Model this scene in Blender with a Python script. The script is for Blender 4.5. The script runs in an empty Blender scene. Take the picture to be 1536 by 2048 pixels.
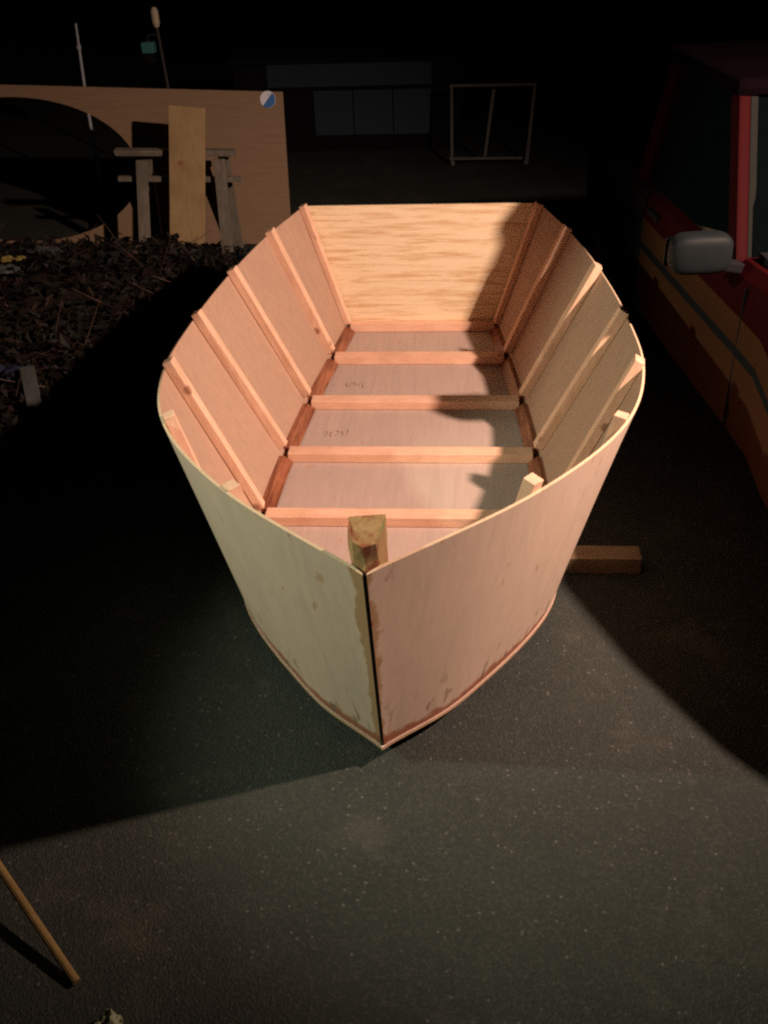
import bpy, bmesh, math, random
from mathutils import Vector, Matrix, noise
random.seed(7)
scene = bpy.context.scene
col = scene.collection

# ------------------------------------------------------------ camera
cam_d = bpy.data.cameras.new('camera'); cam = bpy.data.objects.new('camera', cam_d); col.objects.link(cam)
right = Vector((0.99703654, 0.06892695, -0.03416442)); up = Vector((-0.00889777, 0.54444337, 0.83875041))
fwd = Vector((-0.0764131, 0.83596082, -0.54344323))
m = Matrix((right, up, -fwd)).transposed().to_4x4(); m.translation = Vector((0.2305, 0.0, 2.335))
cam.matrix_world = m
cam_d.sensor_fit = 'HORIZONTAL'; cam_d.sensor_width = 36; cam_d.lens = 36*2000/1536
cam_d.clip_start = 0.05; cam_d.clip_end = 600
scene.camera = cam

# ------------------------------------------------------------ night sky
world = bpy.data.worlds.new('World'); scene.world = world; world.use_nodes = True
wn = world.node_tree.nodes; wl = world.node_tree.links
bg = wn['Background']; sky = wn.new('ShaderNodeTexSky'); sky.sky_type = 'NISHITA'; sky.sun_disc = False
sky.sun_elevation = math.radians(-4); sky.sun_rotation = math.radians(150)
wl.new(sky.outputs[0], bg.inputs[0]); bg.inputs[1].default_value = 0.05

# ------------------------------------------------------------ lamps (night: two work lamps stand outside the frame)
def spot(name, loc, target, watts, colour, angle, blend, radius):
    d = bpy.data.lights.new(name, 'SPOT'); o = bpy.data.objects.new(name, d); col.objects.link(o)
    d.energy = watts; d.color = colour; d.spot_size = math.radians(angle); d.spot_blend = blend; d.shadow_soft_size = radius
    o.location = loc; o.rotation_euler = (Vector(target)-Vector(loc)).to_track_quat('-Z', 'Y').to_euler()
    return o
spot('warm_work_lamp', (2.74, 2.32, 3.08), (0.15, 4.15, 0.15), 1370, (1.0, 0.685, 0.55), 91, 1.0, 0.06)
spot('cool_work_lamp', (-3.2, 1.5, 2.75), (0.95, 2.60, 0.90), 430, (0.93, 1.0, 0.76), 50, 0.45, 0.08)

vs = scene.view_settings
vs.view_transform = 'Standard'; vs.look = 'None'; vs.exposure = 0.0; vs.gamma = 1.0; vs.use_curve_mapping = False
scene.cycles.use_denoising = False; scene.cycles.filter_width = 2.2

# ------------------------------------------------------------ helpers
def tag(o, label=None, cat=None, group=None, kind=None):
    if label: o['label'] = label
    if cat: o['category'] = cat
    if group: o['group'] = group
    if kind: o['kind'] = kind
    return o
def thing(name, loc, label, cat, rz=0.0, group=None):
    o = bpy.data.objects.new(name, None); col.objects.link(o); o.location = loc; o.rotation_euler = (0, 0, rz)
    o.empty_display_size = 0.2
    return tag(o, label, cat, group)
def mesh_obj(name, verts, faces, mats, parent=None, local=False, smooth=False, fmat=None, uvs=None, bevel=0):
    """verts are in world space unless local (then in the parent's own space)"""
    me = bpy.data.meshes.new(name)
    off = Vector((0, 0, 0))
    if parent is not None and not local:
        p = parent; off = Vector((0, 0, 0))
        while p is not None: off += p.location; p = p.parent
    me.from_pydata([tuple(Vector(v)-off) for v in verts], [], faces)
    if not isinstance(mats, (list, tuple)): mats = [mats]
    for mt in mats: me.materials.append(mt)
    if fmat: me.polygons.foreach_set('material_index', fmat)
    if uvs:
        ul = me.uv_layers.new(name='uv')
        for lp in me.loops: ul.data[lp.index].uv = uvs[lp.vertex_index]
    bm = bmesh.new(); bm.from_mesh(me)
    bmesh.ops.recalc_face_normals(bm, faces=bm.faces)
    for e_ in bm.edges:
        if len(e_.link_faces) == 2 and e_.link_faces[0].material_index != e_.link_faces[1].material_index: e_.smooth = False
    if bevel: bmesh.ops.bevel(bm, geom=bm.edges[:]+bm.verts[:], offset=bevel, segments=2, affect='EDGES', profile=0.6, clamp_overlap=True)
    bm.to_mesh(me); bm.free()
    if smooth: me.polygons.foreach_set('use_smooth', [True]*len(me.polygons))
    o = bpy.data.objects.new(name, me); col.objects.link(o)
    if parent is not None: o.parent = parent
    return o
BOXF = [(0,1,2,3),(4,7,6,5),(0,4,5,1),(1,5,6,2),(2,6,7,3),(3,7,4,0)]
def boxv(c, ax, ay, az):
    c = Vector(c); ax = Vector(ax); ay = Vector(ay); az = Vector(az)
    return [c-ax-ay-az, c+ax-ay-az, c+ax+ay-az, c-ax+ay-az, c-ax-ay+az, c+ax-ay+az, c+ax+ay+az, c-ax+ay+az]
def box(name, lo, hi, mat, parent=None, local=False, bevel=0.003):
    lo = Vector(lo); hi = Vector(hi); c = (lo+hi)/2; h = (hi-lo)/2
    return mesh_obj(name, boxv(c, (h.x,0,0), (0,h.y,0), (0,0,h.z)), BOXF, mat, parent, local, bevel=bevel)
def bar(name, a, b, w, d, mat, parent=None, local=False, side=None, bevel=0.003, jitter=0.0):
    """a sawn bar from a to b; width w along side, depth d across"""
    a = Vector(a); b = Vector(b); z = (b-a).normalized()
    s = Vector(side) if side is not None else (Vector((0,1,0)) if abs(z.y) < 0.9 else Vector((1,0,0)))
    s = (s - z*s.dot(z)).normalized(); t = z.cross(s).normalized()
    v = boxv((a+b)/2, s*w/2, t*d/2, (b-a)/2)
    if jitter: v = [p+Vector([random.uniform(-jitter, jitter) for _ in range(3)]) for p in v]
    return mesh_obj(name, v, BOXF, mat, parent, local, bevel=bevel)
def tube(name, pts, r, mat, parent=None, local=False, n=10):
    pts = [Vector(p) for p in pts]; V = []; F = []
    rs = r if isinstance(r, (list, tuple)) else [r]*len(pts)
    for i, p in enumerate(pts):
        d = (pts[min(i+1, len(pts)-1)]-pts[max(i-1, 0)]).normalized()
        s = d.orthogonal().normalized() if i == 0 else (s-d*s.dot(d)).normalized()
        t = d.cross(s)
        for k in range(n):
            a = 2*math.pi*k/n; V.append(p+(s*math.cos(a)+t*math.sin(a))*rs[i])
    for i in range(len(pts)-1):
        for k in range(n): F.append((i*n+k, i*n+(k+1)%n, (i+1)*n+(k+1)%n, (i+1)*n+k))
    F.append(tuple(range(n))); F.append(tuple(range((len(pts)-1)*n, len(pts)*n)))
    return mesh_obj(name, V, F, mat, parent, local, smooth=False)

# ------------------------------------------------------------ materials
class N:
    def __init__(s, name, rough=0.6, spec=0.3):
        s.m = bpy.data.materials.new(name); s.m.use_nodes = True; s.t = s.m.node_tree
        s.b = s.t.nodes['Principled BSDF']; s.b.inputs['Roughness'].default_value = rough
        s.b.inputs['Specular IOR Level'].default_value = spec
        s.co = s.t.nodes.new('ShaderNodeTexCoord')
    def n(s, k, **kw):
        x = s.t.nodes.new(k)
        for a, v in kw.items(): setattr(x, a, v)
        return x
    def l(s, a, b): s.t.links.new(a, b)
    def mapp(s, scale, rot=(0,0,0), src='Object', loc=(0,0,0)):
        x = s.n('ShaderNodeMapping'); x.inputs['Scale'].default_value = scale; x.inputs['Rotation'].default_value = rot; x.inputs['Location'].default_value = loc
        s.l(s.co.outputs[src], x.inputs['Vector']); return x.outputs[0]
    def noise(s, vec, scale, detail=4, rough=0.55, dist=0.0):
        x = s.n('ShaderNodeTexNoise'); x.inputs['Scale'].default_value = scale; x.inputs['Detail'].default_value = detail
        x.inputs['Roughness'].default_value = rough; x.inputs['Distortion'].default_value = dist
        s.l(vec, x.inputs['Vector']); return x.outputs['Fac']
    def vor(s, vec, scale, feature='F1'):
        x = s.n('ShaderNodeTexVoronoi', feature=feature); x.inputs['Scale'].default_value = scale
        s.l(vec, x.inputs['Vector']); return x
    def ramp(s, fac, stops, interp='LINEAR'):
        x = s.n('ShaderNodeValToRGB'); x.color_ramp.interpolation = interp; e = x.color_ramp.elements
        while len(e) < len(stops): e.new(0.5)
        for q, (p, c) in zip(e, stops):
            q.position = p; q.color = (c, c, c, 1) if not isinstance(c, tuple) else c+(1,)
        s.l(fac, x.inputs[0]); return x.outputs[0]
    def mix(s, fac, a, b, mode='MIX'):
        x = s.n('ShaderNodeMix', data_type='RGBA', blend_type=mode)
        for i, v in ((0, fac), (6, a), (7, b)):
            if hasattr(v, 'is_output'): s.l(v, x.inputs[i])
            elif i == 0: x.inputs[0].default_value = v
            else: x.inputs[i].default_value = v+(1,)
        return x.outputs[2]
    def math(s, op, a, b=None, clamp=False):
        x = s.n('ShaderNodeMath', operation=op, use_clamp=clamp)
        for i, v in ((0, a), (1, b)):
            if v is None: continue
            if hasattr(v, 'is_output'): s.l(v, x.inputs[i])
            else: x.inputs[i].default_value = v
        return x.outputs[0]
    def out(s, colour, bump=None, strength=0.2, dist=0.002, rough=None):
        if hasattr(colour, 'is_output'): s.l(colour, s.b.inputs['Base Color'])
        else: s.b.inputs['Base Color'].default_value = colour+(1,)
        if bump is not None:
            x = s.n('ShaderNodeBump'); x.inputs['Strength'].default_value = strength; x.inputs['Distance'].default_value = dist
            s.l(bump, x.inputs['Height']); s.l(x.outputs[0], s.b.inputs['Normal'])
        if rough is not None: s.l(rough, s.b.inputs['Roughness'])
        return s.m

def plain(name, colour, rough=0.6, spec=0.3, var=0.25, scale=18.0, metal=0.0):
    k = N(name, rough, spec); v = k.co.outputs['Object']
    n1 = k.noise(v, scale, 5, 0.65)
    c = k.mix(n1, tuple(x*(1-var) for x in colour), tuple(min(1, x*(1+var)) for x in colour))
    k.b.inputs['Metallic'].default_value = metal
    return k.out(c, n1, 0.15, 0.002)

def veneer(name, base, dark, grain_scale, stain=True, blotch=(0.42, 0.24, 0.13)):
    """thin plywood veneer: fine grain along the height, faint blotches; uv = (metres aft of the stem, height 0..1)"""
    k = N(name, 0.62, 0.25); ob = k.co.outputs['Object']
    g = k.noise(k.mapp(grain_scale), 6.0, 6, 0.6, 0.4)
    g2 = k.noise(k.mapp(tuple(x*4 for x in grain_scale)), 9.0, 3, 0.6, 0.2)
    c = k.mix(k.ramp(g, [(0.3, 0.0), (0.75, 1.0)]), base, dark)
    c = k.mix(k.math('MULTIPLY', g2, 0.25), c, tuple(x*0.72 for x in dark))
    big = k.noise(ob, 2.2, 3, 0.5)
    fl = k.noise(k.mapp(tuple(0.22*x for x in grain_scale)), 7.0, 5, 0.65, 1.2)
    c = k.mix(k.math('MULTIPLY', k.ramp(fl, [(0.48, 0.0), (0.62, 1.0)]), 0.55), c, tuple(x*0.78 for x in base))
    c = k.mix(k.math('MULTIPLY', k.ramp(big, [(0.42, 0.0), (0.7, 1.0)]), 0.35), c, tuple(x*0.8 for x in base))
    # small dents, knots and smears
    kn = k.noise(k.mapp((1, 1, 0.45)), 19.0, 2, 0.5)
    c = k.mix(k.math('MULTIPLY', k.ramp(kn, [(0.70, 0.0), (0.74, 1.0)]), 0.65), c, blotch)
    if stain:
        sep = k.n('ShaderNodeSeparateXYZ'); k.l(k.co.outputs['UV'], sep.inputs[0])
        wob = k.noise(ob, 9.0, 4, 0.65)
        wob2 = k.noise(k.mapp((1, 1, 1), loc=(3.1, 1.7, 0.4)), 5.0, 4, 0.7)
        # glue soaked along the stem seam
        e1 = k.math('SUBTRACT', k.math('ADD', sep.outputs[0], k.math('MULTIPLY', k.math('SUBTRACT', wob, 0.5), 0.11)), 0.038)
        ox = k.n('ShaderNodeSeparateXYZ'); k.l(ob, ox.inputs[0])
        e1 = k.math('ADD', e1, k.math('MULTIPLY', k.math('GREATER_THAN', ox.outputs[0], 0.0), 0.026))
        s1 = k.ramp(e1, [(0.0, 1.0), (0.010, 0.0)])
        c = k.mix(k.math('MULTIPLY', s1, 0.8), c, (0.34, 0.19, 0.075))
        # reddish glue squeezed out along the chine
        e2 = k.math('ADD', sep.outputs[1], k.math('MULTIPLY', k.math('SUBTRACT', wob2, 0.5), 0.16))
        s2 = k.ramp(e2, [(0.0, 1.0), (0.028, 0.9), (0.05, 0.0)])
        c = k.mix(k.math('MULTIPLY', s2, 0.9), c, (0.30, 0.085, 0.03))
        drip = k.noise(k.mapp((1, 1, 0.16), loc=(0.7, 2.2, 0.0)), 26.0, 3, 0.6)
        dm = k.math('MULTIPLY', k.ramp(drip, [(0.60, 0.0), (0.68, 1.0)]), k.ramp(sep.outputs[1], [(0.03, 1.0), (0.16, 0.0)]))
        c = k.mix(k.math('MULTIPLY', dm, 0.6), c, (0.34, 0.13, 0.06))
        bl = k.noise(k.mapp((1, 1, 0.6), loc=(1.9, 0.4, 0.8)), 11.0, 3, 0.6)
        bm_ = k.math('MULTIPLY', k.ramp(bl, [(0.62, 0.0), (0.66, 1.0)]), k.ramp(sep.outputs[0], [(0.04, 1.0), (0.09, 0.0)]))
        c = k.mix(k.math('MULTIPLY', bm_, 0.75), c, (0.30, 0.09, 0.05))
        # slanting smears low on the bow
        sm = k.noise(k.mapp((1.0, 1.0, 0.35), rot=(0.0, 0.7, 0.0)), 24.0, 2, 0.5)
        lowm = k.ramp(sep.outputs[1], [(0.05, 1.0), (0.32, 0.0)])
        c = k.mix(k.math('MULTIPLY', k.math('MULTIPLY', k.ramp(sm, [(0.62, 0.0), (0.66, 1.0)]), lowm), 0.7), c, (0.2, 0.13, 0.08))
    return k.out(c, g, 0.12, 0.0012)

M = {}
M['side'] = veneer('lauan_plywood', (0.64, 0.50, 0.385), (0.57, 0.425, 0.315), (9, 9, 0.7))
M['inside'] = veneer('red_lauan_inside', (0.49, 0.33, 0.235), (0.42, 0.265, 0.18), (9, 9, 0.7), stain=False)
M['floor_ply'] = veneer('floor_plywood', (0.52, 0.41, 0.35), (0.46, 0.35, 0.29), (9, 0.7, 9), stain=False)
M['stained_edge'] = plain('stained_plywood_edge', (0.46, 0.29, 0.17), 0.7, 0.2, 0.45, 22)
M['ply_edge'] = plain('plywood_edge', (0.62, 0.47, 0.31), 0.7, 0.2, 0.25, 60)

k = N('transom_plywood', 0.6, 0.25)
warp = k.noise(k.mapp((1.5, 1.5, 3.0)), 3.0, 3, 0.5)
vec = k.n('ShaderNodeVectorMath', operation='ADD'); cx = k.n('ShaderNodeCombineXYZ')
k.l(k.math('MULTIPLY', warp, 0.25), cx.inputs[2]); k.l(k.mapp((4.2, 4.2, 52)), vec.inputs[0]); k.l(cx.outputs[0], vec.inputs[1])
g1 = k.noise(vec.outputs[0], 1.0, 5, 0.6, 0.5)
g2 = k.noise(k.mapp((3, 3, 90)), 2.0, 4, 0.6, 0.3)
c = k.mix(k.ramp(g1, [(0.47, 0.0), (0.66, 1.0)]), (0.88, 0.735, 0.50), (0.64, 0.44, 0.24))
c = k.mix(k.math('MULTIPLY', g2, 0.3), c, (0.6, 0.42, 0.22))
M['transom'] = k.out(c, g1, 0.25, 0.002)

def lumber(name, base, dark, axis_scale, knots=True):
    k = N(name, 0.6, 0.3); v = k.mapp(axis_scale)
    g = k.noise(v, 5.0, 5, 0.6, 0.8)
    c = k.mix(k.ramp(g, [(0.32, 0.0), (0.72, 1.0)]), base, dark)
    b = k.noise(k.co.outputs['Object'], 5.0, 3, 0.6)
    c = k.mix(k.math('MULTIPLY', k.ramp(b, [(0.45, 0.0), (0.68, 1.0)]), 0.5), c, tuple(x*0.75 for x in dark))
    if knots:
        kn = k.vor(k.mapp((1, 1, 1), loc=(0.3, 0.2, 0.1)), 5.2)
        c = k.mix(k.math('MULTIPLY', k.ramp(kn.outputs['Distance'], [(0.07, 1.0), (0.13, 0.0)]), 0.75), c, (0.23, 0.085, 0.04))
    return k.out(c, g, 0.2, 0.0015)
M['rib'] = lumber('fir_rib', (0.80, 0.54, 0.38), (0.70, 0.43, 0.28), (10, 10, 1.0))
M['batten'] = lumber('fir_batten', (0.82, 0.54, 0.38), (0.72, 0.42, 0.27), (1.2, 12, 12))
k = N('stem_wood', 0.55, 0.3); g = k.noise(k.mapp((8, 8, 0.8)), 5.0, 5, 0.6, 0.8)
c = k.mix(k.ramp(g, [(0.32, 0.0), (0.72, 1.0)]), (0.44, 0.30, 0.15), (0.31, 0.18, 0.07))
g2 = k.noise(k.mapp((1, 1, 0.7)), 16.0, 3, 0.6)
c = k.mix(k.math('MULTIPLY', k.ramp(g2, [(0.50, 0.0), (0.60, 1.0)]), 0.8), c, (0.24, 0.07, 0.035))
M['stem'] = k.out(c, g, 0.4, 0.003)
k = N('glued_chine', 0.35, 0.4); n1 = k.noise(k.mapp((8, 0.8, 8)), 5.0, 4, 0.65)
c = k.mix(k.ramp(n1, [(0.36, 0.0), (0.62, 1.0)]), (0.13, 0.035, 0.017), (0.33, 0.12, 0.06))
M['chine'] = k.out(c, n1, 0.4, 0.003)
M['glue'] = plain('dark_seam', (0.022, 0.012, 0.008), 0.5, 0.3)
M['pencil'] = plain('pencil', (0.30, 0.22, 0.18), 0.8, 0.1)

# asphalt
k = N('asphalt', 0.82, 0.25); ob = k.co.outputs['Object']
a1 = k.noise(ob, 70.0, 4, 0.7); a2 = k.noise(ob, 1.1, 5, 0.6); v1 = k.vor(ob, 55.0); v2 = k.vor(ob, 140.0)
c = k.mix(a1, (0.016, 0.020, 0.017), (0.050, 0.057, 0.046))
c = k.mix(k.math('MULTIPLY', k.ramp(a2, [(0.4, 0.0), (0.62, 1.0)]), 0.75), c, (0.022, 0.026, 0.022))
a3 = k.noise(k.mapp((1, 1, 1), loc=(4.2, 1.3, 0)), 2.6, 6, 0.7)
c = k.mix(k.math('MULTIPLY', k.ramp(a3, [(0.55, 0.0), (0.72, 1.0)]), 0.45), c, (0.10, 0.095, 0.07))
sp = k.n('ShaderNodeSeparateColor'); k.l(v1.outputs['Color'], sp.inputs[0])
chip = k.math('MULTIPLY', k.ramp(sp.outputs[0], [(0.86, 0.0), (0.93, 1.0)]), k.ramp(v1.outputs['Distance'], [(0.16, 1.0), (0.30, 0.0)]))
c = k.mix(k.math('MULTIPLY', chip, 0.4), c, (0.21, 0.20, 0.17))
sp2 = k.n('ShaderNodeSeparateColor'); k.l(v2.outputs['Color'], sp2.inputs[0])
c = k.mix(k.math('MULTIPLY', k.ramp(sp2.outputs[1], [(0.6, 0.0), (1.0, 1.0)]), 0.2), c, (0.12, 0.11, 0.09))
h = k.math('ADD', v2.outputs['Distance'], k.math('MULTIPLY', a1, 0.6))
M['asphalt'] = k.out(c, h, 0.55, 0.006)
M['soil'] = plain('dark_soil', (0.014, 0.010, 0.007), 0.95, 0.1, 0.5, 9)

# ------------------------------------------------------------ ground
S = 220
V = []; F = []
xs = [-S, -30, -8, -4, -2, 0, 2, 4, 8, 30, S]; ys = [-S, -30, -6, -2, 0, 2, 4, 6, 8, 12, 40, S]
for y in ys:
    for x in xs: V.append((x, y, 0))
w = len(xs)
for j in range(len(ys)-1):
    for i in range(w-1): F.append((j*w+i, j*w+i+1, (j+1)*w+i+1, (j+1)*w+i))
tag(mesh_obj('driveway', V, F, M['asphalt']), 'dark worn asphalt driveway under the plywood boat', 'driveway', kind='structure')

# ------------------------------------------------------------ boat
ZB = 0.085      # underside of hull planking rests on the blocks
gun = [(5.400, 0.644, 0.705), (4.945, 0.767, 0.689), (4.418, 0.858, 0.673), (3.900, 0.906, 0.664), (3.384, 0.893, 0.680), (2.874, 0.756, 0.720), (2.381, 0.446, 0.770), (1.9297, 0.0, 0.811)]
chi = [(5.400, 0.430, 0), (4.945, 0.480, 0), (4.418, 0.537, 0), (3.900, 0.575, 0), (3.384, 0.592, 0), (2.874, 0.560, 0), (2.400, 0.262, 0), (2.157, 0.0, 0)]
def catmull(P, t):
    n = len(P)-1; i = min(int(t), n-1); f = t-i
    p1 = Vector(P[i]); p2 = Vector(P[i+1])
    p0 = Vector(P[i-1]) if i > 0 else p1*2-p2
    p3 = Vector(P[i+2]) if i+2 <= n else p2*2-p1
    return 0.5*((2*p1)+(p2-p0)*f+(2*p0-5*p1+4*p2-p3)*f*f+(3*p1-p0-3*p2+p3)*f*f*f)
def gpt(t): y, x, z = catmull(gun, t); return Vector((max(x, 0), y, z+ZB))
def cpt(t): y, x, z = catmull(chi, t); return Vector((max(x, 0), y, z+ZB))
def hull(t, v): return cpt(t).lerp(gpt(t), v)
def hnorm(t, v):
    e = 0.02; a = hull(min(t+e, 7), v)-hull(max(t-e, 0), v); b = hull(t, min(v+.05, 1))-hull(t, max(v-.05, 0))
    n = a.cross(b).normalized(); return n if n.x > 0 else -n
TH = 0.009
boat = thing('plywood_boat', (0, 3.6, ZB), 'unfinished flat-bottomed plywood boat with bare ribs, bow towards the camera', 'boat')
def mir(v, s): return Vector((v.x*s, v.y, v.z))
TN = 84; VN = 8
for s in (1, -1):
    V = []; F = []; UV = []; FM = []
    for i in range(TN+1):
        t = 7*i/TN
        if i == TN: t = 6.992
        for j in range(VN+1):
            v = j/VN; p = hull(t, v); n = hnorm(t, v)
            q = p - n*TH
            if i == TN: q = Vector((max(q.x, 0.0045), q.y, q.z))
            p = Vector((max(p.x, 0.0052), p.y, p.z)); q.x = max(q.x, 0.0056)
            d = (7-t)*0.5
            V += [mir(p, s), mir(q, s)]; UV += [(d, v), (d, v)]
    def ix(i, j, k): return (i*(VN+1)+j)*2+k
    for i in range(TN):
        for j in range(VN):
            F.append((ix(i,j,0), ix(i+1,j,0), ix(i+1,j+1,0), ix(i,j+1,0))); FM.append(0)
            F.append((ix(i,j,1), ix(i,j+1,1), ix(i+1,j+1,1), ix(i+1,j,1))); FM.append(2)
        F.append((ix(i,VN,0), ix(i+1,VN,0), ix(i+1,VN,1), ix(i,VN,1))); FM.append(1)
        F.append((ix(i,0,0), ix(i,0,1), ix(i+1,0,1), ix(i+1,0,0))); FM.append(1)
    for i in (0, TN):
        for j in range(VN): F.append((ix(i,j,0), ix(i,j+1,0), ix(i,j+1,1), ix(i,j,1))); FM.append(1)
    o = mesh_obj('side_panel', V, F, [M['side'], M['ply_edge'], M['inside']], boat, fmat=FM, uvs=UV)
    o['label'] = 'curved bare plywood hull side, ' + ('pinkish lit bow half with glue smears' if s > 0 else 'pale bow half with a brown glue strip')
    sm = [fm != 1 for fm in FM]; o.data.polygons.foreach_set('use_smooth', sm)

# bottom panel with a small lip outside the sides
V = []; F = []; FM = []
for i in range(TN+1):
    t = 7*i/TN; p = cpt(t)
    a = cpt(min(t+.02, 7))-cpt(max(t-.02, 0)); n = Vector((-a.y, a.x, 0)).normalized()
    if n.x < 0: n = -n
    q = p + n*0.004*(0.6+0.8*noise.noise(Vector((t*2, 1, 2)))*0.6+0.4)
    if i == TN: q = Vector((0.0, p.y-0.009, p.z))
    for z in (ZB-0.012, ZB-0.0008):
        V += [Vector((-q.x, q.y, z)), Vector((q.x, q.y, z))]
for i in range(TN):
    a = i*4; b = a+4
    F += [(a, a+1, b+1, b), (a+2, b+2, b+3, a+3), (a, b, b+2, a+2), (a+1, a+3, b+3, b+1)]; FM += [0, 0, 1, 1]
F += [(0, 2, 3, 1), (TN*4, TN*4+1, TN*4+3, TN*4+2)]; FM += [1, 1]
bottom = mesh_obj('bottom_panel', V, F, [M['floor_ply'], M['stained_edge']], boat, fmat=FM, uvs=None)

# transom
yT = 5.400
tv = []
for y in (yT+0.001, yT+0.014):
    for p in (cpt(0), gpt(0)):
        for s in (-1, 1): tv.append((p.x*s*1.0, y, p.z+(0.0 if p.z < 0.3 else 0.004)))
mesh_obj('transom', tv, [(0,1,3,2),(4,6,7,5),(0,4,5,1),(2,3,7,6),(0,2,6,4),(1,5,7,3)], M['transom'], boat)['label'] = 'light plywood transom with strong horizontal grain'

# ribs and floor battens: one of each side at every frame
def rib(t, s, w, d, over, v0=0.02, mat=None, name='rib', push=0.0, knot=None):
    a = hull(t, v0); b = gpt(t); dirv = (b-a).normalized(); b = b+dirv*over
    n = hnorm(t, 0.5); off = n*(-(TH+d/2+0.0008+push))
    tan = dirv.cross(n).normalized()
    a2 = mir(a+off, s); b2 = mir(b+off, s); tan2 = mir(tan, s)
    return bar(name, a2, b2, w, d, mat or M['rib'], boat, side=tan2, bevel=0.003, jitter=0.0028)
for f_i in range(1, 7):
    for s in (-1, 1):
        rib(f_i + (-0.035 if f_i < 6 else 0.0), s, 0.049, 0.04, 0.020 if f_i < 6 else (0.03 if s > 0 else 0.004), v0=0.07 if f_i < 6 else 0.05)
for s in (-1, 1):
    rib(0.07, s, 0.045, 0.034, 0.012, v0=0.06, name='transom_cleat')
for f_i in range(1, 6):
    p = cpt(f_i); hw = p.x-0.028
    box('floor_batten', (-hw, p.y-0.036, ZB+0.0006), (hw, p.y+0.036, ZB+0.045), M['batten'], boat, bevel=0.003)
hw = cpt(0).x-0.02
box('floor_batten', (-hw, yT-0.046, ZB+0.0006), (hw, yT-0.001, ZB+0.05), M['batten'], boat, bevel=0.003)
# glued chine strips between the frames
for f_i in range(0, 5):
    for s in (-1, 1):
        V = []; F = []; n_ = 8
        t0 = f_i+(0.12 if f_i == 0 else 0.075); t1 = f_i+1-0.075
        for q in range(n_+1):
            t = t0+(t1-t0)*q/n_; c0 = hull(t, 0.0); nn = hnorm(t, 0.1); inn = Vector((-1, 0, 0))
            base = c0 - nn*(TH+0.001)
            w1 = 0.046; hh = 0.036
            sl = (gpt(t)-cpt(t)).normalized()
            P4 = [base+Vector((0, 0, 0.001)), base+sl*hh, base+sl*hh+inn*0.022, base+inn*w1+Vector((0, 0, 0.001))]
            V += [mir(p_, s) for p_ in P4]
        for q in range(n_):
            a = q*4; b = a+4
            for e in range(4): F.append((a+e, a+(e+1)%4, b+(e+1)%4, b+e))
        F += [(0, 1, 2, 3), (n_*4, n_*4+1, n_*4+2, n_*4+3)]
        o = mesh_obj('chine_log', V, F, M['chine'], boat)
# stem post: heavy, rough sawn, standing proud of the gunwale
sb = Vector((0, 2.157+0.055, ZB+0.004)); st = Vector((0, 1.9297+0.060, ZB+0.811))
d = (st-sb).normalized(); tp = st+d*0.085
sd = Vector((1, 0, 0)); bk = d.cross(sd).normalized()
if bk.y < 0: bk = -bk
V = []; F = []
prof = [(-0.046, 0.035), (-0.030, -0.012), (0.0, -0.045), (0.030, -0.012), (0.046, 0.035), (0.046, 0.075), (-0.046, 0.075)]
L = (tp-sb).length; ns = 14
for i in range(ns+1):
    for (a, b) in prof:
        z = sb+d*L*i/ns
        e = 0.005*noise.noise(Vector((a*40, b*40, i*0.9)))
        zz = Vector((0, 0, 0.016*noise.noise(Vector((a*60, b*60, 5))))) if i == ns else Vector((0, 0, 0))
        front = b < 0 and i > ns*0.9
        V.append(z+sd*(a+e)+bk*((b if not front else b*0.6)+e)+zz)
np_ = len(prof)
for i in range(ns):
    for q in range(np_): F.append((i*np_+q, i*np_+(q+1)%np_, (i+1)*np_+(q+1)%np_, (i+1)*np_+q))
F += [tuple(range(np_)), tuple(range(ns*np_, (ns+1)*np_))]
mesh_obj('stem_post', V, F, M['stem'], boat)['label'] = 'rough brown stem post rising above the bow'
# dark filler recessed in the open seam at the stem
a = Vector((0, 2.157+0.010, ZB)); b = Vector((0, 1.9297+0.012, ZB+0.806))
bar('seam_filler', a, b, 0.0102, 0.012, M['glue'], boat, side=(1, 0, 0), bevel=0)
# pencil marks on the floor
def marks(cx, cy, n, sc):
    V = []; F = []
    for i in range(n):
        x = cx+i*0.017*sc+random.uniform(-.004, .004); y = cy+random.uniform(-.012, .012)
        pts = [Vector((x+random.uniform(-.010, .010), y+q*0.016*sc, ZB+0.0009)) for q in (-1.2, -.3, .5, 1.2)]
        for p, q in zip(pts[:-1], pts[1:]):
            dd = (q-p).normalized(); sd_ = Vector((-dd.y, dd.x, 0))*0.0016; u_ = Vector((0, 0, 0.0006)); k0 = len(V)
            V += [p-sd_, p+sd_, q+sd_, q-sd_, p-sd_+u_, p+sd_+u_, q+sd_+u_, q-sd_+u_]
            F += [tuple(k0+z for z in fc) for fc in BOXF]
    mesh_obj('pencil_mark', V, F, M['pencil'], boat)
marks(-0.36, 4.66, 5, 1.3); marks(-0.40, 4.14, 5, 1.3)

# blocks the boat stands on
def timber(x0, x1, y, hgt, label, rz=0.0):
    o = box('support_timber', (x0, y-0.045, 0.001), (x1, y+0.045, hgt), M['block'], None, bevel=0.004)
    return tag(o, label, 'timber', 'timbers under the boat')
M['block'] = lumber('weathered_timber', (0.33, 0.24, 0.14), (0.23, 0.155, 0.085), (1.5, 10, 10))
timber(-0.5, 0.925, 3.21, ZB-0.013, 'short brown timber on the asphalt, sticking out beneath the right side of the boat')
timber(-0.36, 0.40, 5.02, ZB-0.013, 'timber lying under the stern of the plywood boat')

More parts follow.
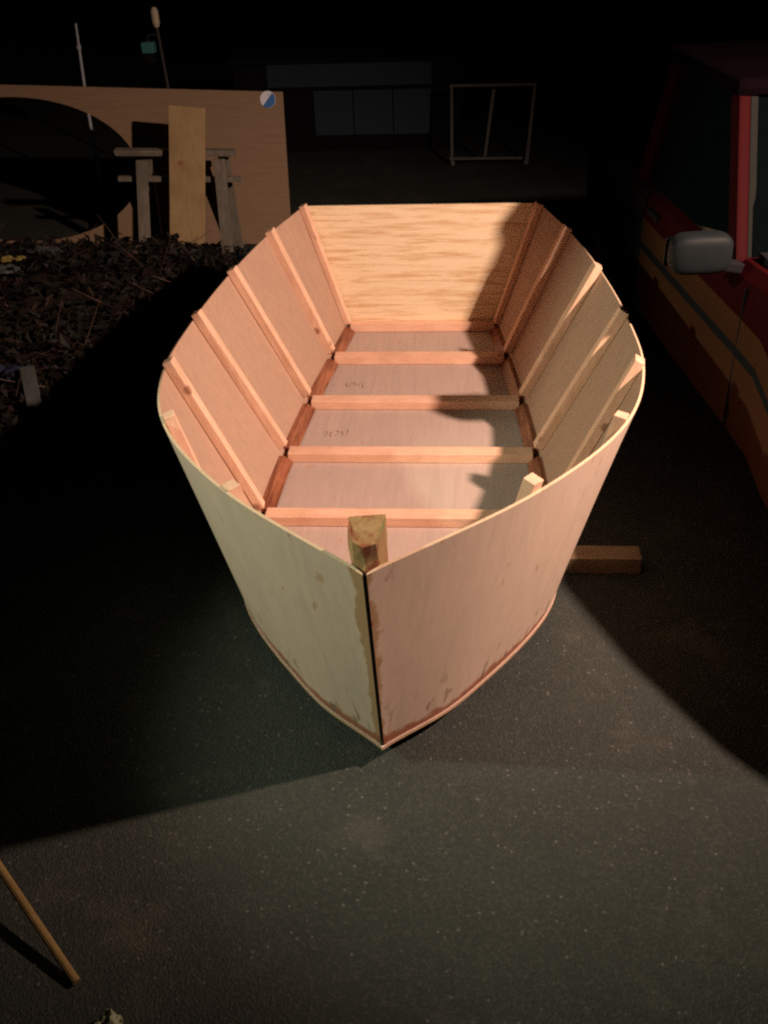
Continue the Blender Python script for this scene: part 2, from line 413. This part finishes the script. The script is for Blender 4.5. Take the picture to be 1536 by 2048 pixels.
# ------------------------------------------------------------ red car parked beside the boat, nose towards the camera
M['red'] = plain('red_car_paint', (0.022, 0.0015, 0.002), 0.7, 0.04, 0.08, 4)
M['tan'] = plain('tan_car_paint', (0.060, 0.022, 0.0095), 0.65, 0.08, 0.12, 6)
M['black_trim_and_shade'] = plain('black_trim_and_shade', (0.008, 0.008, 0.009), 0.75, 0.12)  # real trim, and also the painted darkness of the rear body
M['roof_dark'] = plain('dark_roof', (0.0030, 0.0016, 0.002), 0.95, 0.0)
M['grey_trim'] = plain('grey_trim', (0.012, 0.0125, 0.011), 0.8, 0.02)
M['mirror_grey'] = plain('mirror_housing_grey', (0.0085, 0.011, 0.012), 0.6, 0.12)
M['rubber'] = plain('tyre_rubber', (0.02, 0.02, 0.02), 0.85, 0.2)
M['rim'] = plain('wheel_rim', (0.35, 0.35, 0.36), 0.4, 0.5, 0.1, 6, 0.6)
k = N('car_glass', 0.015, 0.12); k.b.inputs['Transmission Weight'].default_value = 0.0
M['matte_glass'] = plain('matte_windscreen', (0.0012, 0.002, 0.0022), 0.8, 0.0)  # matte near-black in place of glass, so no lamp reflection shows
M['glass'] = k.out((0.002, 0.004, 0.0045))
k = N('lamp_lens', 0.1, 0.6); M['lens'] = k.out((0.30, 0.31, 0.32))
car = thing('pickup_truck', (2.13, 3.873, 0.0), 'red and tan pickup truck with a grey door mirror parked close beside the boat', 'truck', math.radians(-172.5))
def section(y, hw, zb, zt, crown):
    half = [(0, zb), (hw*0.86, zb), (hw*0.975, zb+0.06), (hw, 0.52), (hw+0.004, 0.69), (hw+0.004, 0.73), (hw+0.002, 0.84), (hw-0.012, max(zt-0.05, min(0.86, zt))), (hw-0.05, zt-0.008), (hw*0.6, zt+crown*0.7), (0, zt+crown)]
    return half
st_ = [(1.66, 0.62, 0.46, 0.76, 0.0), (1.62, 0.76, 0.40, 0.82, 0.01), (1.50, 0.83, 0.34, 0.89, 0.02), (1.22, 0.91, 0.32, 0.99, 0.03), (0.92, 0.95, 0.31, 1.075, 0.03), (0.62, 0.93, 0.31, 1.085, 0.03), (0.3, 0.868, 0.30, 1.05, 0.02), (0.05, 0.865, 0.30, 1.03, 0.0), (-0.6, 0.868, 0.30, 1.0, 0.0), (-1.22, 0.866, 0.30, 0.995, 0.0), (-1.6, 0.865, 0.30, 0.995, 0.0), (-2.3, 0.85, 0.33, 0.985, 0.0), (-2.62, 0.80, 0.38, 0.96, 0.0), (-2.68, 0.70, 0.44, 0.90, 0.0)]  # out-of-view hood and fender bulge shaped to cast the ground shadow
V = []; F = []; FM = []
nh = 11; ring = 2*nh-2
for (y, hw, zb, zt, cr) in st_:
    hfs = section(y, hw, zb, zt, cr)
    for (x, z) in hfs: V.append((x, y, min(z, zt+cr)))
    for (x, z) in reversed(hfs[1:-1]): V.append((-x, y, min(z, zt+cr)))
def fm_of(j):
    j = j if j < nh-1 else ring-1-j
    return {0: 2, 1: 2, 2: 1, 3: 1, 4: 2, 5: 1}.get(j, 0)
for i in range(len(st_)-1):
    for j in range(ring):
        F.append((i*ring+j, i*ring+(j+1)%ring, (i+1)*ring+(j+1)%ring, (i+1)*ring+j)); FM.append(fm_of(j) if st_[i][0] > -1.0 else 2)  # rear body coloured black to stand for shade, not another paint
F += [tuple(range(ring)), tuple(range((len(st_)-1)*ring, len(st_)*ring))]; FM += [0, 0]
body = mesh_obj('body', V, F, [M['red'], M['tan'], M['black_trim_and_shade']], car, local=True, fmat=FM)
body.data.polygons.foreach_set('use_smooth', [True]*len(body.data.polygons))
mod = body.modifiers.new('edges', 'EDGE_SPLIT'); mod.split_angle = math.radians(32)
# cab: pillars, roof, glass
RZ = 1.56
A0 = Vector((0.835, -0.09, 0.985)); A1 = Vector((0.75, -0.52, RZ-0.03))
C0 = Vector((0.842, -1.34, 0.985)); C1 = Vector((0.745, -1.30, RZ-0.03))  # cab kept short so lamp light passes to the frame behind
for s in (1, -1):
    fl = lambda p: Vector((p.x*s, p.y, p.z))
    for nm, a, b, w_ in (('pillar', A0, A1, 0.075), ('pillar', C0, C1, 0.12)):
        bar(nm, fl(a), fl(b), w_, 0.05, M['red'], car, True, side=(0, 1, 0), bevel=0.012)
    for p, q, p1, q1 in ((A0, C0, A1, C1),):
        inn = Vector((-0.012*s, 0, 0))
        vv = [fl(p)+inn, fl(q)+inn, fl(q1)+inn, fl(p1)+inn]; vv += [x_-Vector((0.006*s, 0, 0)) for x_ in vv]
        mesh_obj('side_window', vv, BOXF, M['glass'], car, True)
    bar('window_seal', fl(A0)+Vector((-0.040*s, 0.030, -0.01)), fl(A1)+Vector((-0.040*s, 0.030, 0)), 0.016, 0.03, M['grey_trim'], car, True, side=(0, 1, 0), bevel=0.003)
wv = [Vector((0.79, -0.05, 0.985)), Vector((-0.79, -0.05, 0.985)), Vector((-0.71, -0.495, RZ-0.03)), Vector((0.71, -0.495, RZ-0.03))]
mesh_obj('windscreen', wv+[v_+Vector((0, -0.008, 0)) for v_ in wv], BOXF, M['matte_glass'], car, True)
wv = [Vector((0.78, -1.37, 0.99)), Vector((-0.78, -1.37, 0.99)), Vector((-0.70, -1.33, RZ-0.03)), Vector((0.70, -1.33, RZ-0.03))]
mesh_obj('rear_window', wv+[v_+Vector((0, 0.008, 0)) for v_ in wv], BOXF, M['glass'], car, True)
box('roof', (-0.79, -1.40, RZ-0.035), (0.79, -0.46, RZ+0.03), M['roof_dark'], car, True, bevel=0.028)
box('cowl', (-0.78, -0.04, 1.0), (0.78, 0.12, 1.05), M['black_trim_and_shade'], car, True, bevel=0.006)
# mirror
def blob(name, c, hx, hy, hz, mat, parent, pw=2.6, nu=20, nv=12):
    V = []; F = []
    for j in range(nv+1):
        ph = -math.pi/2+math.pi*j/nv
        for i in range(nu):
            th = 2*math.pi*i/nu
            f_ = lambda q: math.copysign(abs(q)**(2/pw), q)
            V.append((c[0]+hx*f_(math.cos(ph))*f_(math.cos(th)), c[1]+hy*f_(math.cos(ph))*f_(math.sin(th)), c[2]+hz*f_(math.sin(ph))))
    for j in range(nv):
        for i in range(nu): F.append((j*nu+i, j*nu+(i+1)%nu, (j+1)*nu+(i+1)%nu, (j+1)*nu+i))
    return mesh_obj(name, V, F, mat, parent, True, smooth=True)
mh = blob('door_mirror', (1.035, 0.03, 1.085), 0.115, 0.055, 0.075, M['mirror_grey'], car, 4.0)
mh['label'] = 'rounded grey door mirror'
bar('mirror_arm', (0.85, -0.03, 1.0), (1.0, 0.02, 1.045), 0.05, 0.04, M['black_trim_and_shade'], mh, True, bevel=0.008)
box('mirror_glass', (0.96, -0.030, 1.02), (1.15, -0.0262, 1.13), M['glass'], mh, True, bevel=0.001)
# wheels, lights, bumper, handle
def wheel(x, y):
    s = 1 if x > 0 else -1; R_ = 0.33; V = []; F = []; n = 28
    prof_ = [(-0.10, 0.20), (-0.10, 0.30), (-0.08, R_), (0.08, R_), (0.10, 0.30), (0.10, 0.21), (0.06, 0.20)]
    for i in range(n):
        a = 2*math.pi*i/n
        for (px_, r_) in prof_: V.append((x+px_*s, y+r_*math.cos(a), 0.33+r_*math.sin(a)))
    k_ = len(prof_)
    for i in range(n):
        for j in range(k_): F.append((i*k_+j, i*k_+(j+1)%k_, ((i+1)%n)*k_+(j+1)%k_, ((i+1)%n)*k_+j))
    wh = mesh_obj('wheel', V, F, M['rubber'], car, True)
    V = [(x+0.05*s, y, 0.33)]; F = []
    for i in range(n):
        a = 2*math.pi*i/n
        V += [(x+0.07*s, y+0.205*math.cos(a), 0.33+0.205*math.sin(a)), (x+0.045*s, y+0.16*math.cos(a), 0.33+0.16*math.sin(a))]
    for i in range(n):
        a = 1+2*i; b = 1+2*((i+1) % n); F += [(a, b, b+1, a+1), (a+1, b+1, 0)]
    mesh_obj('rim', V, F, M['rim'], wh, True)
for x in (0.80, -0.80):
    for y in (1.02, -1.95): wheel(x, y)
for s in (1, -1):
    blob('headlight', (0.58*s, 1.61, 0.70), 0.12, 0.06, 0.07, M['lens'], car, 4)
    bar('door_handle', (0.872*s, -0.98, 0.90), (0.872*s, -1.12, 0.90), 0.025, 0.02, M['black_trim_and_shade'], car, True, side=(0, 0, 1))
    for y in (0.10, -1.22):
        bar('door_gap', (0.8655*s, y, 0.36), (0.8655*s, y, 0.96), 0.008, 0.009, M['black_trim_and_shade'], car, True, side=(0, 1, 0), bevel=0)
box('bumper', (-0.78, 1.61, 0.42), (0.78, 1.74, 0.58), M['black_trim_and_shade'], car, True, bevel=0.03)
box('grille', (-0.40, 1.635, 0.60), (0.40, 1.67, 0.73), M['black_trim_and_shade'], car, True, bevel=0.008)

# ------------------------------------------------------------ plywood sheet with an oval cut out, leaning behind the sawhorse
def leanply():
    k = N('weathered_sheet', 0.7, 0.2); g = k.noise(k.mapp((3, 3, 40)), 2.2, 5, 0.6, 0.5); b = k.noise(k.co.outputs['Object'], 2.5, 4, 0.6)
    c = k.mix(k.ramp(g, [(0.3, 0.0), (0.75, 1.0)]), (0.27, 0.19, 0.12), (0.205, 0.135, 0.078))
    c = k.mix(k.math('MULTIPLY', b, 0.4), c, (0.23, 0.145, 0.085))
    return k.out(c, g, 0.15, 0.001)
M['sheet'] = leanply()
sheet = thing('plywood_sheet', (-2.1, 7.25, 0.0), 'large plywood sheet with an oval cut out of it, standing beyond the leaves', 'plywood sheet')
def sheet_pt(x, h_, dy=0.0):      # h_ = distance up the leaning sheet; top edge slightly lower to the right
    return Vector((x, 7.22+0.13*h_+dy, h_*0.99))
X0, X1 = -3.46, -1.03
def top_h(x): return 1.04+(X1-x)*0.045
ec = (-3.02, 0.545); ea, eb = 0.90, 0.505
V = []; F = []; nseg = 72
inner = []; outer = []
for i in range(nseg):
    a = 2*math.pi*i/nseg
    ex = ec[0]+ea*math.cos(a); eh = ec[1]+eb*math.sin(a)
    ex = max(ex, X0+0.05); inner.append((ex, eh))
    # project outward to the rectangle border
    dx, dh = math.cos(a), math.sin(a)
    best = 9
    if dx > 0: best = min(best, (X1-ec[0])/dx)
    if dx < 0: best = min(best, (X0-ec[0])/dx)
    if dh > 0: best = min(best, (top_h(ec[0])-ec[1])/dh)
    if dh < 0: best = min(best, (0.004-ec[1])/dh)
    ox, oh = ec[0]+dx*best, ec[1]+dh*best
    if dh > 0 and oh > top_h(ec[0])-0.02: oh = top_h(ox)
    outer.append((ox, oh))
# snap the nearest outer points to the corners
for cx_, ch_ in ((X1, top_h(X1)), (X0, top_h(X0)), (X1, 0.004), (X0, 0.004)):
    j = min(range(nseg), key=lambda q: (outer[q][0]-cx_)**2+(outer[q][1]-ch_)**2); outer[j] = (cx_, ch_)
for lst in (inner, outer):
    for dy in (0.0, 0.014):
        for (x, h_) in lst: V.append(sheet_pt(x, max(h_, 0.004), dy))
def rr(r, i): return r*nseg+i % nseg
for i in range(nseg):
    F += [(rr(0,i), rr(0,i+1), rr(2,i+1), rr(2,i)), (rr(1,i), rr(3,i), rr(3,i+1), rr(1,i+1)), (rr(0,i), rr(1,i), rr(1,i+1), rr(0,i+1)), (rr(2,i), rr(2,i+1), rr(3,i+1), rr(3,i))]
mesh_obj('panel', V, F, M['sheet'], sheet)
# round blue and white sticker in its corner
M['sticker_white'] = plain('sticker_white', (0.72, 0.76, 0.8), 0.4, 0.4, 0.05)
M['sticker_blue'] = plain('sticker_blue', (0.05, 0.17, 0.42), 0.4, 0.4, 0.1)
def disc(name, cx_, ch_, rad, a0, a1, mat, parent, dy, squash=1.0):
    V = []; n = 24; F = []
    for q in range(n+1):
        a = a0+(a1-a0)*q/n; V.append(sheet_pt(cx_+rad*math.cos(a), ch_+rad*squash*math.sin(a), dy))
    V += [v_+Vector((0, 0.001, 0)) for v_ in V]
    F = [tuple(range(n+1)), tuple(range(2*n+1, n, -1))]+[(q, q+1, q+n+2, q+n+1) for q in range(n)]
    return mesh_obj(name, V, F, mat, parent)
stk = disc('sticker', X1-0.107, 0.995, 0.055, 0, 2*math.pi, M['sticker_white'], sheet, -0.0022)
stk['label'] = 'round blue and white sticker'
disc('sticker_patch', X1-0.107, 0.995, 0.053, -2.3, 0.9, M['sticker_blue'], stk, -0.0045)
disc('sticker_patch', X1-0.110, 0.995, 0.035, 0.9, 1.7, M['sticker_blue'], stk, -0.0045)

# ------------------------------------------------------------ sawhorse in front of the sheet
M['old_wood'] = lumber('old_grey_wood', (0.20, 0.18, 0.14), (0.12, 0.105, 0.08), (8, 8, 1.5), False)
sh = thing('sawhorse', (-1.73, 6.98, 0.0), 'old grey wooden sawhorse standing in front of the plywood sheet', 'sawhorse')
bar('top_rail', (-2.16, 6.98, 0.735), (-1.33, 6.98, 0.715), 0.042, 0.07, M['old_wood'], sh, side=(0, 0, 1), jitter=0.004)
bar('lower_rail', (-2.16, 6.95, 0.565), (-1.30, 6.95, 0.545), 0.034, 0.03, M['old_wood'], sh, side=(0, 0, 1), jitter=0.004)
for x in (-1.97, -1.43):
    for dy in (-0.055, 0.055):
        xx = -2.0 if x < -1.7 else -1.44
        bar('leg', (x, 6.98+dy*1.1, 0.69), (xx-0.02*(1 if x < -1.7 else -1), 6.98+dy*3.2, 0.001), 0.075, 0.032, M['old_wood'], sh, side=(1, 0, 0), jitter=0.003)
# board propped against it
M['board'] = lumber('pale_board', (0.37, 0.27, 0.135), (0.30, 0.20, 0.09), (10, 10, 1.0))
bd = tag(bar('board', (-1.705, 6.76, 0.02), (-1.605, 6.925, 1.03), 0.245, 0.020, M['board'], None, side=(1, 0, 0)), 'pale wide board propped upright against the sawhorse', 'board')

# ------------------------------------------------------------ two thin poles behind the sheet
M['pole'] = plain('grey_pole', (0.42, 0.45, 0.48), 0.5, 0.4)
M['dark_pole'] = plain('dark_pole', (0.05, 0.048, 0.045), 0.6, 0.3)
M['cream'] = plain('cream_cap', (0.66, 0.60, 0.42), 0.6, 0.3)
M['teal'] = plain('teal_box', (0.06, 0.21, 0.20), 0.5, 0.4)
p1 = thing('garden_pole', (-2.93, 8.7, 0.0), 'thin grey upright pole behind the left part of the plywood sheet', 'pole')
tube('shaft', [(-2.93, 8.7, 0.0), (-2.925, 8.7, 0.7), (-2.905, 8.7, 1.12), (-2.895, 8.7, 1.345)], [0.014, 0.013, 0.011, 0.009], M['pole'], p1)
tube('joint_ring', [(-2.905, 8.7, 1.155), (-2.904, 8.7, 1.185)], 0.019, M['pole'], p1)
p2 = thing('feeder_pole', (-2.21, 8.7, 0.0), 'dark thin pole with a cream top and a teal box hung beside it', 'pole')
tube('shaft', [(-2.205, 8.7, 0.0), (-2.21, 8.7, 0.8), (-2.235, 8.7, 1.30)], 0.012, M['dark_pole'], p2)
tube('cap', [(-2.235, 8.7, 1.30), (-2.236, 8.7, 1.33), (-2.238, 8.7, 1.42), (-2.238, 8.7, 1.445)], [0.018, 0.030, 0.030, 0.014], M['cream'], p2, n=12)
box('hanging_box', (-2.365, 8.66, 1.04), (-2.275, 8.74, 1.11), M['grey_trim'], p2, bevel=0.008)
box('hanging_box', (-2.375, 8.655, 1.114), (-2.275, 8.745, 1.195), M['teal'], p2, bevel=0.008)
tube('hook', [(-2.232, 8.7, 1.235), (-2.28, 8.7, 1.25), (-2.325, 8.7, 1.235), (-2.325, 8.7, 1.19)], 0.005, M['dark_pole'], p2, n=6)

# ------------------------------------------------------------ low shed with blue-grey panels, far behind the boat
M['panel_blue'] = plain('blue_grey_panel', (0.028, 0.042, 0.056), 0.6, 0.3, 0.18, 3)
M['shed_dark'] = plain('dark_shed_boards', (0.008, 0.008, 0.008), 0.9, 0.1)
shed = thing('storage_shed', (-0.85, 10.4, 0.0), 'low dark storage shed with dim blue-grey door panels beyond the stern', 'shed')
box('wall', (-1.95, 10.06, 0.0), (0.2, 10.7, 0.80), M['shed_dark'], shed, bevel=0.004)
box('roof', (-2.0, 10.0, 0.803), (0.25, 10.8, 0.85), M['shed_dark'], shed, bevel=0.004)
box('upper_panel', (-1.63, 10.042, 0.59), (-0.075, 10.058, 0.80), M['panel_blue'], shed, bevel=0.002)
for x0, x1 in ((-1.20, -0.83), (-0.82, -0.45), (-0.44, -0.08)):
    box('door_panel', (x0, 10.043, 0.15), (x1, 10.058, 0.555), M['panel_blue'], shed, bevel=0.002)
box('rail', (-1.70, 10.03, 0.558), (-0.05, 10.058, 0.588), M['shed_dark'], shed, bevel=0.002)

# ------------------------------------------------------------ pale frame standing by the shed
M['pale_frame'] = plain('pale_frame', (0.11, 0.11, 0.096), 0.7, 0.2)
fr = thing('open_frame', (0.47, 9.5, 0.0), 'thin pale rectangular frame with a slanting middle bar, right of the shed', 'frame')
def fp(x, z): return (x, 9.42+0.16*z, z)
for a, b in (((0.125, 0.045), (0.115, 0.665)), ((0.80, 0.03), (0.85, 0.655)), ((0.42, 0.07), (0.49, 0.63))):
    bar('upright', fp(*a), fp(*b), 0.026, 0.024, M['pale_frame'], fr, side=(1, 0, 0), jitter=0.003)
bar('rail', fp(0.10, 0.665), fp(0.865, 0.66), 0.024, 0.024, M['pale_frame'], fr, side=(0, 0, 1))
bar('rail', fp(0.10, 0.060), fp(0.76, 0.055), 0.022, 0.024, M['pale_frame'], fr, side=(0, 0, 1))
bar('foot', fp(0.135, 0.0), fp(0.125, 0.045), 0.035, 0.03, M['pale_frame'], fr, side=(1, 0, 0))
bar('foot', fp(0.79, 0.0), fp(0.80, 0.03), 0.035, 0.03, M['pale_frame'], fr, side=(1, 0, 0))

# ------------------------------------------------------------ heap of leaves and brush left of the boat
def mound(x, y):
    d = ((x+2.75)/1.15)**2+((y-5.75)/1.35)**2
    z = 0.30*math.exp(-d*1.5)+0.16*math.exp(-(((x+1.75)/0.55)**2+((y-6.35)/0.5)**2))+0.045*math.exp(-(((x+1.85)/0.35)**2+((y-4.75)/0.35)**2))
    z += 0.05*noise.noise(Vector((x*2.3, y*2.3, 0)))*min(1, z*8)+0.02*noise.noise(Vector((x*7, y*7, 3)))*min(1, z*8)
    return z-0.025
V = []; F = []; nx, ny = 60, 60
for j in range(ny+1):
    for i in range(nx+1):
        x = -4.6+3.7*i/nx; y = 3.7+3.45*j/ny; V.append((x, y, mound(x, y)))
for j in range(ny):
    for i in range(nx): F.append((j*(nx+1)+i, j*(nx+1)+i+1, (j+1)*(nx+1)+i+1, (j+1)*(nx+1)+i))
tag(mesh_obj('soil_bank', V, F, M['soil'], smooth=True), 'low dark bank of soil left of the boat', 'soil bank', kind='structure')
k = N('dead_leaves', 0.7, 0.3)
oi = k.n('ShaderNodeAttribute'); oi.attribute_name = 'leafcol'
M['leaf'] = k.out(oi.outputs['Color'])
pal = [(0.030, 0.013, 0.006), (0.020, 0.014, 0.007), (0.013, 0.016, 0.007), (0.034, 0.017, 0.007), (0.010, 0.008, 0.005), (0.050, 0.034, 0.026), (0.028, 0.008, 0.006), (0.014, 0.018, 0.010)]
V = []; F = []; LC = []
tries = 0
while len(F) < 2*9000 and tries < 60000:
    tries += 1
    x = random.uniform(-4.2, -1.05); y = random.uniform(3.9, 7.05); z = mound(x, y)
    if z < -0.01 and random.random() > 0.10: continue
    if z < 0.02 and random.random() > 0.5: continue
    if z < 0: z = 0.002
    L_ = random.uniform(0.014, 0.05)*(1.4 if random.random() < 0.06 else 1); W_ = L_*random.uniform(0.35, 0.6)
    rot = Matrix.Rotation(random.uniform(0, 6.28), 3, 'Z') @ Matrix.Rotation(random.gauss(0, 0.55), 3, 'X') @ Matrix.Rotation(random.gauss(0, 0.5), 3, 'Y')
    lift = abs(random.gauss(0, 0.03))+0.012
    cpos = Vector((x, y, z+lift)); k0 = len(V); cv = random.uniform(-0.3, 0.5)*W_
    for p in ((-L_, 0, 0), (-L_*0.2, -W_, cv), (L_, 0, -cv*0.5), (-L_*0.1, W_, cv)): V.append(cpos+rot @ Vector(p))
    F += [(k0, k0+1, k0+2), (k0, k0+2, k0+3)]
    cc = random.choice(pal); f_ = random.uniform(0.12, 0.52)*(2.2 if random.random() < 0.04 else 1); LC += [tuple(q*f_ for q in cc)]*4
leaves = mesh_obj('leaf_litter', V, F, M['leaf'])
at_ = leaves.data.attributes.new('leafcol', 'FLOAT_COLOR', 'POINT')
at_.data.foreach_set('color', [q for c_ in LC for q in (c_[0], c_[1], c_[2], 1.0)])
tag(leaves, 'brown and dull green leaf litter heaped left of the boat', 'leaf litter', kind='stuff')
M['twig'] = plain('twig_bark', (0.09, 0.06, 0.04), 0.85, 0.2)
V = []; F = []
for i in range(170):
    x = random.uniform(-3.8, -1.15); y = random.uniform(4.3, 7.0); z = mound(x, y)
    if z < 0.02: continue
    a = random.uniform(0, 6.28); el = random.uniform(0.05, 0.9); Lt = random.uniform(0.12, 0.38)
    p = Vector((x, y, z)); dv = Vector((math.cos(a)*math.cos(el), math.sin(a)*math.cos(el), math.sin(el)))
    q = p+dv*Lt; sd_ = dv.orthogonal().normalized(); t_ = dv.cross(sd_); k0 = len(V); r_ = random.uniform(0.002, 0.005)
    for e_, rr_ in ((p, r_), (q, r_*0.4)):
        for ang in (0, 2.09, 4.19): V.append(e_+(sd_*math.cos(ang)+t_*math.sin(ang))*rr_)
    F += [(k0, k0+1, k0+4, k0+3), (k0+1, k0+2, k0+5, k0+4), (k0+2, k0, k0+3, k0+5), (k0+3, k0+4, k0+5)]
tag(mesh_obj('brush_twigs', V, F, M['twig']), 'thin dead twigs sticking up through the leaf heap', 'twigs', kind='stuff')

# odds and ends in the leaves
M['grey_plank'] = lumber('grey_plank', (0.07, 0.078, 0.07), (0.045, 0.05, 0.045), (10, 1.5, 10), False)
tag(bar('plank_end', (-2.06, 4.70, 0.165), (-1.865, 4.27, 0.022), 0.075, 0.03, M['grey_plank'], None, side=(0.9, 0.4, 0)), 'short grey plank end sloping from the leaf heap to the asphalt', 'plank')
def crumple(name, c, sx, sy, sz, mat, label, cat, seed, rz=0.0, n=16):
    V = []; F = []
    for sgn in (1, -1):
        for j in range(n+1):
            for i in range(n+1):
                u_ = i/n*2-1; v_ = j/n*2-1
                edge = 1+0.22*noise.noise(Vector((u_*1.7, v_*1.7, seed)))
                hgt = sz*(0.55+0.9*noise.noise(Vector((u_*1.9, v_*1.9, seed+5)))+0.5*noise.noise(Vector((u_*4.5, v_*4.5, seed+9))))
                x = sx*u_*math.sqrt(1-v_*v_/2)*edge; y = sy*v_*math.sqrt(1-u_*u_/2)*edge
                fall = max(0.0, 1-(u_*u_+v_*v_)*0.42)
                z = max(0, hgt)*fall+(0.004 if sgn > 0 else 0)
                ca, sa = math.cos(rz), math.sin(rz)
                V.append((c[0]+x*ca-y*sa, c[1]+x*sa+y*ca, c[2]+z))
    w_ = (n+1)*(n+1)
    for j in range(n):
        for i in range(n):
            a = j*(n+1)+i; F += [(a, a+1, a+n+2, a+n+1), (w_+a, w_+a+n+1, w_+a+n+2, w_+a+1)]
    per = [j for j in range(n)]+[n+j*(n+1) for j in range(n)]+[(n+1)*n+n-j for j in range(n)]+[(n+1)*(n-j) for j in range(n)]
    for q in range(len(per)):
        a, b = per[q], per[(q+1) % len(per)]; F.append((a, b, w_+b, w_+a))
    return tag(mesh_obj(name, V, F, mat, smooth=True), label, cat)
M['yellow'] = plain('yellow_scrap', (0.20, 0.16, 0.04), 0.6, 0.3)
M['greyrag'] = plain('grey_rag', (0.06, 0.065, 0.06), 0.8, 0.2)
M['bluerag'] = plain('blue_rag', (0.01, 0.015, 0.03), 0.8, 0.2)
crumple('paper_scrap', (-2.60, 5.97, mound(-2.60, 5.97)+0.05), 0.075, 0.03, 0.035, M['yellow'], 'small yellow scrap lying on the leaf heap', 'scrap', 2.0, 0.3)
crumple('rag', (-2.50, 6.26, mound(-2.5, 6.26)+0.045), 0.15, 0.06, 0.04, M['greyrag'], 'crumpled grey rag at the back of the leaf heap', 'rag', 5.0, -0.3)
crumple('rag', (-2.60, 5.75, mound(-2.6, 5.75)+0.045), 0.14, 0.07, 0.04, M['greyrag'], 'crumpled grey rag just in front of the yellow scrap', 'rag', 8.0, 0.2)
crumple('rag', (-2.20, 4.70, 0.12), 0.10, 0.09, 0.06, M['bluerag'], 'dark blue rag beside the grey plank end', 'rag', 11.0, 0.5)

# ------------------------------------------------------------ foreground: stick, pale scrap
M['stick'] = lumber('yellow_stick', (0.30, 0.20, 0.075), (0.22, 0.14, 0.05), (9, 9, 1), False)
tag(tube('wooden_stick', [(-0.718, 1.40, 0.012), (-0.86, 1.53, 0.06), (-1.18, 1.825, 0.168)], [0.011, 0.0115, 0.012], M['stick'], None), 'yellowish round wooden stick lying at the lower left', 'stick')
M['pale'] = plain('pale_cloth', (0.36, 0.38, 0.24), 0.8, 0.2)
crumple('pale_rag', (-0.605, 1.29, 0.002), 0.035, 0.035, 0.04, M['pale'], 'small pale green crumpled rag on the asphalt at the bottom edge', 'rag', 14.0)
# loose grit on the asphalt
M['grit'] = plain('loose_grit', (0.12, 0.115, 0.10), 0.8, 0.3, 0.4, 40)
V = []; F = []
for i in range(500):
    x = random.uniform(-1.9, 1.6); y = random.uniform(1.1, 4.2); r_ = random.uniform(0.0012, 0.0038) if random.random() < 0.93 else random.uniform(0.004, 0.006)
    k0 = len(V); a0 = random.uniform(0, 6.28); el_ = random.uniform(1, 2.2)
    for q in range(4):
        a = q*math.pi/2; px_, py_ = math.cos(a)*r_*el_, math.sin(a)*r_
        V.append((x+px_*math.cos(a0)-py_*math.sin(a0), y+px_*math.sin(a0)+py_*math.cos(a0), 0.0003))
    V.append((x+random.uniform(-.3, .3)*r_, y+random.uniform(-.3, .3)*r_, r_*1.1))
    F += [(k0, k0+1, k0+4), (k0+1, k0+2, k0+4), (k0+2, k0+3, k0+4), (k0+3, k0, k0+4)]
tag(mesh_obj('loose_grit', V, F, M['grit']), 'scattered pale grit on the asphalt around the boat', 'grit', kind='stuff')
